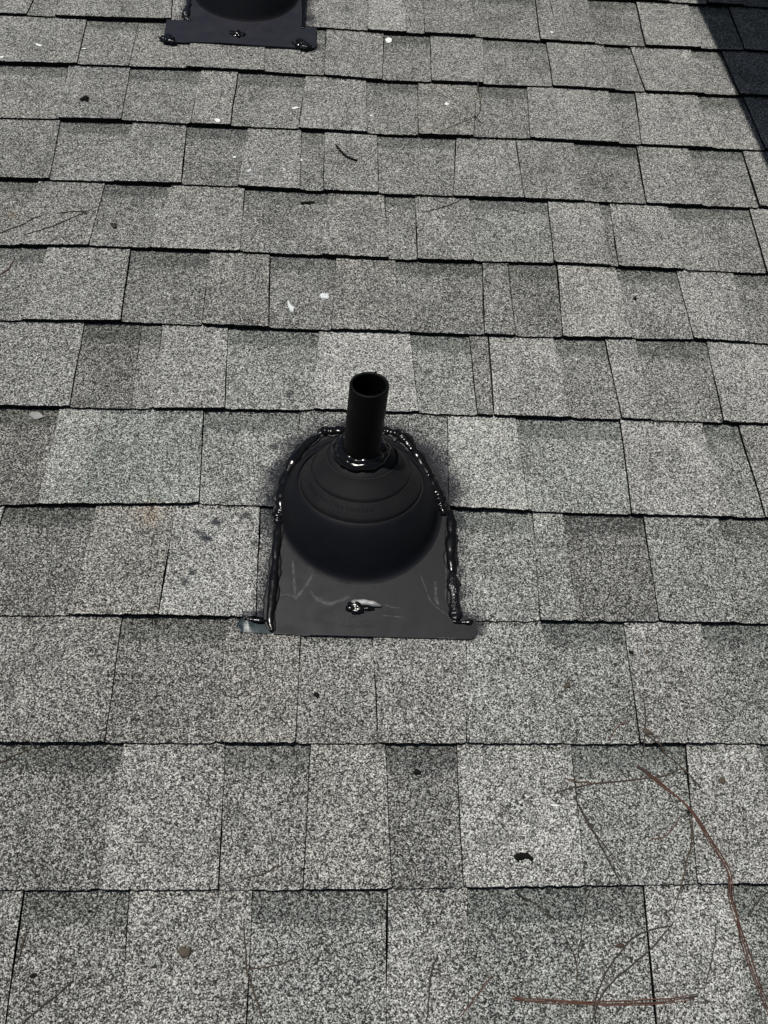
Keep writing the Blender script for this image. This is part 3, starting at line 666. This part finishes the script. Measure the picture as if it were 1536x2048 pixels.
def bead(root, key, r0, r1, mat=None, n=30, lump=0.22, seg=12, zoff=0.0, squash=0.8, name='sealant_bead', seed=0, ls=110):
    pts = [Vector((x, y, PLATE + 0.0005 + zoff)) for x, y in (BEADS[key] if isinstance(key, str) else key)]
    sp = spline(pts, n); rad = []
    for i in range(n + 1):
        u = i / n
        r = r0 + (r1 - r0) * u
        r *= 0.35 + 0.65 * min(1, 5 * u + 0.15) if u < 0.2 else (0.35 + 0.65 * min(1, 5 * (1 - u) + 0.15) if u > 0.8 else 1)
        r *= max(0.5, 1 + 0.55 * noise.noise(Vector((u * 5, seed * 3.3, 1.7))))
        rad.append(r)
        sp[i].x += 0.0007 * noise.noise(Vector((u * 9, seed, 0))); sp[i].z += 0.0006 * noise.noise(Vector((u * 6, seed, 5)))
    bm = bmesh.new(); tube(bm, sp, rad, seg, squash, lump=lump, lscale=ls, seed=seed)
    return mesh_obj(name, bm, mat or mat_seal, root, smooth=True)
def ribbon(root, pts, w, n=24):
    sp = spline([Vector((x, y, PLATE + 0.0004)) for x, y in pts], n)
    bm = bmesh.new(); uvl = bm.loops.layers.uv.new('uv'); prev = None
    for i, p_ in enumerate(sp):
        t = (sp[min(i + 1, n)] - sp[max(i - 1, 0)]).normalized(); s = Vector((-t.y, t.x, 0))
        ww = w * (0.55 + 0.9 * abs(noise.noise(Vector((i * 0.3, w * 900, pts[0][0] * 50)))))
        a, b = bm.verts.new(p_ - s * ww), bm.verts.new(p_ + s * ww)
        if prev:
            f = bm.faces.new((prev[0], a, b, prev[1]))
            for lp, uv_ in zip(f.loops, ((i - 1, 0), (i, 0), (i, 1), (i - 1, 1))): lp[uvl].uv = uv_
        prev = (a, b)
    return mesh_obj('dust_streak', bm, mat_dust, root)
def text_mesh(root, name, body, size, loc, bold=0.0, spacing=1.0):
    cu = bpy.data.curves.new('lettering', 'FONT'); cu.body = body; cu.size = size; cu.extrude = 0.0004; cu.align_x = 'CENTER'; cu.offset = bold; cu.space_character = spacing; cu.resolution_u = 3
    tmp = bpy.data.objects.new('tmp', cu); col.objects.link(tmp)
    me = bpy.data.meshes.new_from_object(tmp.evaluated_get(bpy.context.evaluated_depsgraph_get())); bpy.data.objects.remove(tmp)
    me.materials.append(mat_plate)
    o = bpy.data.objects.new(name, me); col.objects.link(o); o.parent = root; o.location = loc
    return o

# --- the flashing with the pipe
b1 = boots[0]
tag(b1, 'black domed pipe flashing with a square base, sealed round the upright vent pipe', 'pipe flashing')
out1 = [(-0.0985, -0.0222), (0.0, -0.0240), (0.117, -0.0264)] + arc(0.1185, -0.0165, 0.0098, -1.5, 0, 6)[1:] + [(0.1283, -0.0015), (0.1075, 0.0005), (0.1065, 0.155)] + \
       arc(0, 0.155, 0.1065, 0, math.pi, 24)[1:] + [(-0.1055, 0.02), (-0.1030, -0.006)]
bm = bmesh.new(); slab(bm, out1, PLATE, 0.0018)
bmesh.ops.bevel(bm, geom=[e_ for e_ in bm.edges if len(e_.link_faces) == 2 and e_.calc_face_angle(0) > 1.2 and (e_.verts[0].co.z > PLATE - 0.0002 and e_.verts[1].co.z > PLATE - 0.0002)], offset=0.0006, segments=2, affect='EDGES')
mesh_obj('base_plate', bm, mat_plate, b1)
# bent corner flap at the left
bm = bmesh.new()
nxf, nyf = 16, 7; gr = []
for i in range(nxf + 1):
    row = []
    for j in range(nyf + 1):
        u, v_ = i / nxf, j / nyf
        x = -0.1385 + 0.0375 * u
        top = -0.0015 - 0.0045 * math.exp(-((u - 0.62) / 0.16) ** 2)
        y = -0.0195 - 0.0022 * u + (top + 0.0195 + 0.0022 * u) * v_
        z = PLATE - 0.0012 + 0.0022 * math.exp(-((u - 0.24 - 0.18 * (1 - v_)) / 0.07) ** 2) * v_ + 0.0012 * math.sin(u * 5 + 1) * v_ - 0.0025 * max(0, 0.15 - u) / 0.15
        if u < 0.12: x += 0.002 * math.sin(v_ * 9)
        row.append(bm.verts.new((x, y, z)))
    gr.append(row)
for i in range(nxf):
    for j in range(nyf): bm.faces.new((gr[i][j], gr[i + 1][j], gr[i + 1][j + 1], gr[i][j + 1]))
r = bmesh.ops.solidify(bm, geom=bm.faces[:], thickness=0.0015)
o = mesh_obj('corner_flap', bm, mat_flap, b1, smooth=True, sharp=0.9); o['label'] = 'bent blue grey corner flap of the base plate'
dome_parts(b1)
for k, r0, r1, lm, rough, sd in (('l1', .0048, .0045, .2, 0, 1), ('l2', .0052, .0060, .5, 0, 2), ('l3', .0056, .0050, .15, 0, 3), ('l4', .0056, .0052, .15, 0, 4), ('l5', .0066, .0056, .5, 0, 5),
                                  ('r1', .0052, .0062, .4, 0, 6), ('r2', .0078, .0062, .2, 0, 7), ('r3', .0064, .0050, .15, 0, 8), ('r4', .0048, .0070, .2, 0, 9), ('r5', .0056, .0044, .5, 0, 10),
                                  ('r6', .0054, .0058, .12, 0, 11), ('r7', .0060, .0085, .16, 1, 12), ('r8', .0026, .0026, .4, 0, 13), ('l0', .0017, .0022, .5, 0, 14)):
    r0, r1 = r0 * 1.05, r1 * 1.05
    bead(b1, k, r0, r1, mat_seal_rough if rough else mat_seal, n=44, seg=14, lump=lm * 1.15, seed=sd, squash=0.55, zoff=0.0013, ls=150 if rough else 75)
# thin sealant wiped out flat to either side of the beads
for q_, (k, w) in enumerate((('l1', .0085), ('l3', .0080), ('l4', .0085), ('l5', .0090), ('r1', .0095), ('r2', .0100), ('r3', .0090), ('r4', .0085), ('r5', .0085), ('r6', .0080), ('r7', .0100))):
    w *= 0.82
    bead(b1, k, w, w, mat_wipe, n=60, seg=12, lump=0.40, seed=60 + q_, squash=0.14, zoff=0.0004, ls=70, name='sealant_smear')
# sealant collar round the pipe
for rr, hh, tr, sd in ((0.0235, 0.0915, 0.0062, 21), (0.0272, 0.0875, 0.0060, 22)):
    pts = []; N = 64
    for i in range(N):
        a = 2 * math.pi * i / N
        q = Vector((rr * math.cos(a), rr * math.sin(a) * math.cos(0.24), -rr * math.sin(a) * math.sin(0.24)))
        pts.append(Vector((-0.005, 0.147 + hh * math.sin(0.24), PLATE + hh * math.cos(0.24))) + q + Vector((0, 0, 0.0012 * noise.noise(Vector((a * 1.3, sd, 0))))))
    rad = [tr * (1 + 0.35 * noise.noise(Vector((3 * math.cos(2 * math.pi * i / N), 3 * math.sin(2 * math.pi * i / N), sd)))) for i in range(N)]
    bm = bmesh.new(); tube(bm, pts, rad, 14, 0.9, closed=True, lump=0.35, lscale=95, seed=sd)
    mesh_obj('sealant_collar', bm, mat_seal, b1, smooth=True)
# sealant dab over the nail with its wiped tail
bx, by = BLOB[0]
bm = bmesh.new(); blob(bm, (bx, by, PLATE + 0.0012), 0.0105, 0.0085, 0.0036, 0.35, 190, 3, 4)
dab = mesh_obj('sealant_dab', bm, mat_seal, b1, smooth=True)
bead(b1, [(bx - 0.006, by + 0.004), (bx + 0.002, by + 0.0062), (bx + 0.014, by + 0.0050), (bx + 0.0285, by + 0.0015)], 0.0034, 0.0028, mat_pale, n=24, lump=0.18, zoff=0.0018, name='sealant_smear', seed=31)
bead(b1, [(bx + 0.002, by - 0.004), (bx + 0.010, by - 0.0015), (bx + 0.021, by - 0.002)], 0.0030, 0.0016, mat_seal, n=20, lump=0.3, zoff=0.001, name='sealant_smear', seed=32)
text_mesh(b1, 'raised_logo', 'IPS', 0.0215, (-0.0098, -0.0066, PLATE + 0.0001), 0.0006, 1.15)
text_mesh(b1, 'raised_lettering', 'CORPORATION', 0.0050, (-0.0078, -0.0135, PLATE + 0.0001), 0.0, 1.1)
for kind, pts in SCUFFS: ribbon(b1, pts, {'arc': 0.0050, 'wide': 0.0034}.get(kind, 0.0013))

# --- the pipe
pipe = empty('vent_pipe', (-0.0055, 0.158, 0.055))
tag(pipe, 'short open black plastic vent pipe standing upright in the domed flashing', 'pipe')
top = Vector((0.0, 0.1800, 0.195)); bot = Vector((-0.0062, 0.1575, 0.060)); base = Vector((-0.0055, 0.158, 0.055))
def ring_at(k, r, dz=0.0):
    c_ = bot + (top - bot) * k - base
    return (c_ + Vector((0, 0, dz)), r, 0.18)
bm = bmesh.new()
lathe(bm, [ring_at(0, .0210), ring_at(.5, .0210), ring_at(.985, .0210), ring_at(.996, .0208), ring_at(1.0, .0202), ring_at(1.0, .0182), ring_at(.996, .0176), ring_at(.98, .0174), ring_at(.5, .0174), ring_at(0, .0174)], 64, True)
mesh_obj('pipe_wall', bm, mat_pipe, pipe, smooth=True, sharp=0.9)
bm = bmesh.new(); blob(bm, top - base + Vector((0.0065, 0.0185, -0.0028)), 0.0018, 0.0011, 0.0012, 0.5, 500, 2, 2)
mesh_obj('rim_burr', bm, mat_pipe, pipe, smooth=True)

# --- the second flashing higher up
b2 = boots[1]
tag(b2, 'black domed pipe flashing with three sealant dabs along its curled lower edge', 'pipe flashing')
def wav(x, y): return PLATE + 0.0006 + (0.0030 * math.exp(-((x + 0.02) / 0.05) ** 2) if y < 0.0 else 0)
out2 = arc(-0.1275, -0.0145, 0.0085, math.pi, 1.5 * math.pi, 5) + [(-0.1 + i * 0.02, -0.0225 + 0.0012 * math.sin(i * 0.9)) for i in range(11)] + arc(0.1185, -0.0125, 0.0085, -math.pi / 2, 0, 5) + \
       [(0.127, 0.0435), (0.107, 0.0435), (0.1065, 0.155)] + arc(0, 0.155, 0.1065, 0, math.pi, 24)[1:] + [(-0.1065, 0.0435), (-0.136, 0.0435)]
bm = bmesh.new(); slab(bm, out2, PLATE, 0.0018, wav); mesh_obj('base_plate', bm, mat_plate_blue, b2)
dome_parts(b2)
bead(b2, [(-0.096, 0.040), (-0.104, 0.060), (-0.103, 0.10), (-0.102, 0.155)], 0.0075, 0.005, mat_seal_rough, lump=0.6, seed=41)
bead(b2, [(0.103, 0.035), (0.1035, 0.06), (0.103, 0.10), (0.102, 0.155)], 0.0046, 0.0046, lump=0.35, seed=42)
bead(b2, arc(0, 0.155, 0.1025, 0, math.pi, 12), 0.0048, 0.0048, lump=0.3, n=80, seed=43)
for i, (x, y, rx, ry, rt) in enumerate(((-0.128, -0.017, 0.0140, 0.0090, -0.3), (-0.010, 0.006, 0.0125, 0.0085, -0.35), (0.103, -0.014, 0.0160, 0.0100, -0.7))):
    bm = bmesh.new(); blob(bm, (x, y, PLATE + 0.002), rx, ry, 0.0042, 0.6, 160, 50 + i, 4, rt)
    mesh_obj('sealant_dab', bm, mat_seal, b2, smooth=True)
for pts in ([(-0.115, 0.0), (-0.09, 0.002), (-0.075, 0.0)], [(0.03, -0.002), (0.06, -0.010), (0.085, -0.016)], [(0.07, 0.008), (0.08, 0.0), (0.097, -0.004)], [(0.045, 0.038), (0.062, 0.046), (0.078, 0.05)]):
    ribbon(b2, pts, 0.0009)
# an upright pipe stands in the upper flashing too
pipe2 = empty('vent_pipe', (-0.2105, 1.258, 0.055))
tag(pipe2, 'open black vent pipe in the flashing with three sealant dabs', 'pipe')
bm = bmesh.new()
lathe(bm, [ring_at(0, .0210), ring_at(.985, .0210), ring_at(1.0, .0202), ring_at(1.0, .0182), ring_at(.98, .0174), ring_at(0, .0174)], 48, True)
mesh_obj('pipe_wall', bm, mat_pipe, pipe2, smooth=True, sharp=0.9)

# ------------------------------------------------------------------ litter
def needle_path(pts, off=0.0, rad=0.0006, lift=0.0, seed=0):
    sp = spline([Vector((x, y, 0)) for x, y in pts], max(10, 6 * len(pts)))
    n_ = len(sp); out = []
    for i, q in enumerate(sp):
        t = (sp[min(i + 1, n_ - 1)] - sp[max(i - 1, 0)]).normalized(); s = Vector((-t.y, t.x, 0)); u = i / (n_ - 1)
        w = off * (0.25 + 0.75 * u) * (1 + 0.6 * noise.noise(Vector((u * 3, seed, 2))))
        q2 = q + s * (w + 0.0012 * noise.noise(Vector((u * 7, seed * 1.7, 9))) + 0.0004 * noise.noise(Vector((u * 23, seed * 1.7, 4))))
        z = max(surface(q2.x, q2.y), surface(q2.x, q2.y + 0.004), surface(q2.x, q2.y - 0.004))
        out.append(Vector((q2.x, q2.y, z + rad * 0.9 + lift)))
    for k in range(2):
        zs = [o.z for o in out]
        for i in range(1, n_ - 1): out[i].z = max(zs[i], (zs[i - 1] + zs[i] + zs[i + 1]) / 3)
    return out
NEEDLE_LABELS = [
 'long curving red-brown pine needle bundle crossing two shingle courses',
 'rust red pine needle bundle lying level along the courses, dark sheath at one end',
 'dark brown straight pine needle pair pointing at the butt line, slanting downslope',
 'thin dark pine needle beside the slanting dark brown pair',
 'long thin tan needle crossed by the red-brown bundle near its top end',
 'short dull red needle touching the end of the long thin tan needle',
 'tan needle slanting down from the brown bud across a butt line',
 'fine dark needle running upslope past the brown bud',
 'tan needle hanging along a shingle joint beside the red-brown bundle',
 'bent dark brown needle bundle with a kink, starting at a butt line',
 'dark needle crossing the rust red bundle, straighter of a forked pair',
 'dark needle of the forked pair that bows out from its straighter twin',
 'faint fine needle dropping from the butt line onto the kinked bundle',
 'fine dark upright needle on the lowest shingle course, curved at its tip',
 'fine dull red needle slanting below the end of the rust red bundle',
 'tan needle pair slanting across the dark corner tab of the lowest course',
 'tan needle following the dark joint of the lowest course',
 'fine tan needle branching off the joint needle of the lowest course',
 'curled tan needle bundle bent like a hook high on the roof',
 'stub of dark needle beside the hook shaped tan bundle',
 'tan needle at the far edge of a group of three on one tab',
 'longest tan needle of the group of three on one tab',
 'shortest level tan needle of the group of three on one tab',
 'dull red curved needle just below the group of three tan needles',
 'fine dark needle on the course two above the vent pipe',
 'tan needle just above the butt line left of a dark joint',
 'dark needle crossing a butt line beside a tan one',
 'tan needle lying just under a butt line next to a dark one',
 'fine dull red bent needle beside the long red-brown bundle',
 'fine dull red bent needle near the brown bud, above the butt line',
 'short tan needle in the joint of the lowest course corner tab',
 'dark needle beside the lower end of the long red-brown bundle',
 'very fine dark needle on the pale tab of the lowest course']
BIT_LABELS = {
 'dropping': {
  0: ('tall white bird dropping lower of the pair above the vent pipe', 'dropping', 'bird_dropping'),
  1: ('squat white bird dropping upper of the pair above the vent pipe', 'dropping', 'bird_dropping'),
  2: ('small white bird dropping two courses above the dropping pair', 'dropping', 'bird_dropping')},
 'white': {
  0: ('squarish white paint flake tucked under a butt line beside the upper flashing', 'flake', 'paint_flake'),
  1: ('white paint flake sitting on the butt edge of a tooth tab', 'flake', 'paint_flake'),
  2: ('slanting white paint sliver below the upper flashing', 'flake', 'paint_flake'),
  3: ('white paint sliver on the tab next to the upper flashing corner', 'flake', 'paint_flake'),
  4: ('long white paint sliver on the end tab level with the upper flashing', 'flake', 'paint_flake'),
  5: ('tiny white paint speck above the small bird dropping', 'flake', 'paint_flake'),
  6: ('tiny upright white paint speck in the narrow slot beside the black twig', 'flake', 'paint_flake'),
  7: ('tiny round white paint speck in a recessed tab above the black twig', 'flake', 'paint_flake'),
  8: ('white paint speck beside the hook shaped tan needles', 'flake', 'paint_flake'),
  9: ('tiny white paint speck beside a cracked joint on the topmost full course', 'flake', 'paint_flake'),
  10: ('white paint sliver on the butt at the outer end of the upper flashing course', 'flake', 'paint_flake'),
  11: ('thin white thread of paint beside the dark needle pair', 'flake', 'paint_flake')},
 'foil': ('crumpled pale translucent scrap under a butt line', 'scrap', 'plastic_scrap'),
 'leaf': ('small dark dried leaf on the shingles', 'leaf', 'dried_leaf'),
 'curl': ('curled black charred fragment below the flashing', 'fragment', 'charred_fragment'),
 'chip': ('flat brown bark chip on the lowest course', 'bark chip', 'bark_chip'),
 'spear': ('dark pointed cone scale among the pine needles', 'cone scale', 'cone_scale'),
 'black': {
  0: ('round black lump on a shingle beside the upper flashing', 'debris', 'black_lump'),
  1: ('long black flat piece just under a butt line', 'debris', 'bark_flake'),
  2: ('black angular lump at the head of a dark tab below the flashing', 'debris', 'black_lump'),
  3: ('small black fleck beside the dark needle pair', 'debris', 'black_fleck'),
  4: ('small black fleck next to the brown seed husk', 'debris', 'black_fleck'),
  5: ('tiny black fleck on the dark banded tab above the vent pipe', 'debris', 'black_fleck'),
  6: ('tiny black fleck on a plain tab beside a pale one', 'debris', 'black_fleck'),
  7: ('tiny black fleck under the brown round seed', 'debris', 'black_fleck'),
  8: ('black fleck on the course right under the flashing', 'debris', 'black_fleck'),
  9: ('black fleck above the tan needle pair', 'debris', 'black_fleck'),
  10: ('small black dot under the lowest butt line', 'debris', 'black_fleck')},
 'seed': {
  0: ('brown seed in the middle of a tab below the flashing', 'seed', 'seed'),
  1: ('round brown seed on the pale tab beside the red-brown bundle', 'seed', 'seed'),
  2: ('brown bud at the meeting of two fine needles', 'bud', 'seed_bud'),
  3: ('small brown seed husk at the head of a tab', 'seed', 'seed_husk')}}

for i, (kind, strands, thick, pts) in enumerate(NEEDLES):
    label = NEEDLE_LABELS[i]; rad = 0.00062 * (0.56 * thick if strands > 1 else 0.42 + 0.75 * thick) * 1.1
    x0, y0 = pts[0]; base_ = Vector((x0, y0, surface(x0, y0)))
    def strand(off, sd, lift=0.0):
        bm = bmesh.new(); P_ = needle_path(pts, off, rad, lift, sd)
        m = len(P_)
        tube(bm, [q - base_ for q in P_], [rad * (0.45 + 0.55 * min(1, 4 * (1 - k / (m - 1)) + 0.1)) * min(1, 0.6 + k / m * 4) for k in range(m)], 6)
        return bm
    if strands == 1:
        o = mesh_obj('pine_needle', strand(0, i), mat_needle[kind], None, base_, smooth=True)
    else:
        o = empty('pine_needle_bundle', base_)
        for s in range(strands):
            mesh_obj('needle', strand((s - (strands - 1) / 2) * 0.0017 * thick, i * 3 + s, 0.0005 * s), mat_needle[kind if s != 1 else {'red': 'redthin', 'redtwig': 'red', 'brown': 'tan', 'tan': 'brown'}.get(kind, kind)], o, smooth=True)
        bm = bmesh.new(); end = needle_path(pts, 0, rad)
        seg_ = end[:4] if kind != 'redtwig' else end[-4:][::-1]
        tube(bm, [q - base_ for q in seg_], [rad * 1.2, rad * 2.2, rad * 1.9, rad * 1.2], 7)
        mesh_obj('sheath', bm, mat_needle['brown'], o, smooth=True)
    tag(o, label, 'pine needle', 'pine needles lying on the shingles')
P_ = [Vector((x, y, surface(x, y) + 0.0014)) for x, y in TWIG]
bm = bmesh.new(); sp = spline(P_, 16); tube(bm, [q - P_[0] for q in sp], [0.0016 * (1 + 0.4 * noise.noise(Vector((k * 0.7, 0, 0)))) for k in range(17)], 7, lump=0.3, lscale=500)
tag(mesh_obj('twig', bm, mat_bit['black'], None, P_[0], smooth=True), 'short bent black twig on a shingle well above the vent pipe', 'twig')
for i, (kind, x, y, w, h, rot) in enumerate(BITS):
    z = surface(x, y); bm = bmesh.new()
    if kind in ('white', 'foil'):           # thin crumpled flake
        k = 10 if kind == 'white' else 5; pts = [(math.cos(2 * math.pi * j / k) * w * 0.5 * (0.7 + 0.5 * random.random()), math.sin(2 * math.pi * j / k) * h * 0.6 * (0.7 + 0.5 * random.random())) for j in range(k)]
        c_, s_ = math.cos(rot), math.sin(rot)
        pts = [(px * c_ - py * s_, px * s_ + py * c_) for px, py in pts]
        slab(bm, pts, 0.0016, 0.0006, lambda px, py: 0.0010 + 0.0012 * noise.noise(Vector((px * 180, py * 180, i))) + 0.12 * abs(px))
        bmesh.ops.triangulate(bm, faces=bm.faces[:])
    elif kind == 'dropping':
        for q in range(4):
            blob(bm, (random.uniform(-.25, .25) * w, random.uniform(-.3, .3) * h, 0.0006), w * random.uniform(.16, .34), h * random.uniform(.15, .32), 0.0016, 0.6, 260, i * 5 + q, 2, rot)
    elif kind == 'curl':
        sp = spline([Vector((-w * .5, -h * .2, .0015)), Vector((-w * .25, h * .25, .002)), Vector((w * .1, h * .25, .0025)), Vector((w * .35, 0, .0015)), Vector((w * .5, -h * .3, .001))], 16)
        tube(bm, sp, [0.0036 - 0.0019 * k / 16 for k in range(17)], 8, 0.6, lump=0.6, lscale=400)
    elif kind == 'spear':
        sp = spline([Vector((-w * .5, 0, .0008)), Vector((0, 0, .0016)), Vector((w * .5, 0, .0008))], 12)
        tube(bm, sp, [max(0.0002, h * .5 * math.sin(math.pi * min(1, (k / 12) ** 1.6))) for k in range(13)], 8, 0.4)
    else:
        blob(bm, (0, 0, min(w, h) * 0.12), w * .43, h * .44, min(w, h) * .26, 0.75, 330, i, 3, rot)
    lab, cat, nm = BIT_LABELS[kind] if not isinstance(BIT_LABELS[kind], dict) else BIT_LABELS[kind][sum(1 for b_ in BITS[:i] if b_[0] == kind)]
    o = mesh_obj(nm, bm, mat_bit[kind], None, (x, y, z), smooth=kind not in ('white', 'foil'))
    tag(o, lab, cat, {'white': 'white flakes on the shingles', 'dropping': 'white droppings on the shingles'}.get(kind, 'dark litter on the shingles'))

# black crumbs of grit washed against the butts: nobody could count them
bm = bmesh.new(); rnd = random.Random(5)
for nr in range(-1, 12):
    for t in tabs[nr]:
        if not t['seen']: continue
        yb = (8 - nr) * E
        dens = 260 if rnd.random() < 0.35 else 60
        for q in range(int((t['xb1'] - t['xb0']) * dens)):
            u = rnd.random(); x = t['xt0'] + (t['xt1'] - t['xt0']) * u
            y = yb + E + wave(nr - 1, x) - abs(rnd.gauss(0.0, 0.0022)) - 0.0008
            if hole_top(x, yb) is not None and hole_top(x, yb) > y: continue
            s = rnd.uniform(0.0005, 0.0015)
            r_ = bmesh.ops.create_icosphere(bm, subdivisions=1, radius=s)
            zc = tab_height(t, y - yb) + s * 0.3
            for v in r_['verts']: v.co = Vector((x + v.co.x * rnd.uniform(.7, 1.5), y + v.co.y, zc + v.co.z * 0.7))
tag(mesh_obj('grit', bm, mat_crumb), 'black grit crumbs gathered along the shingle butts', 'grit', kind='stuff')
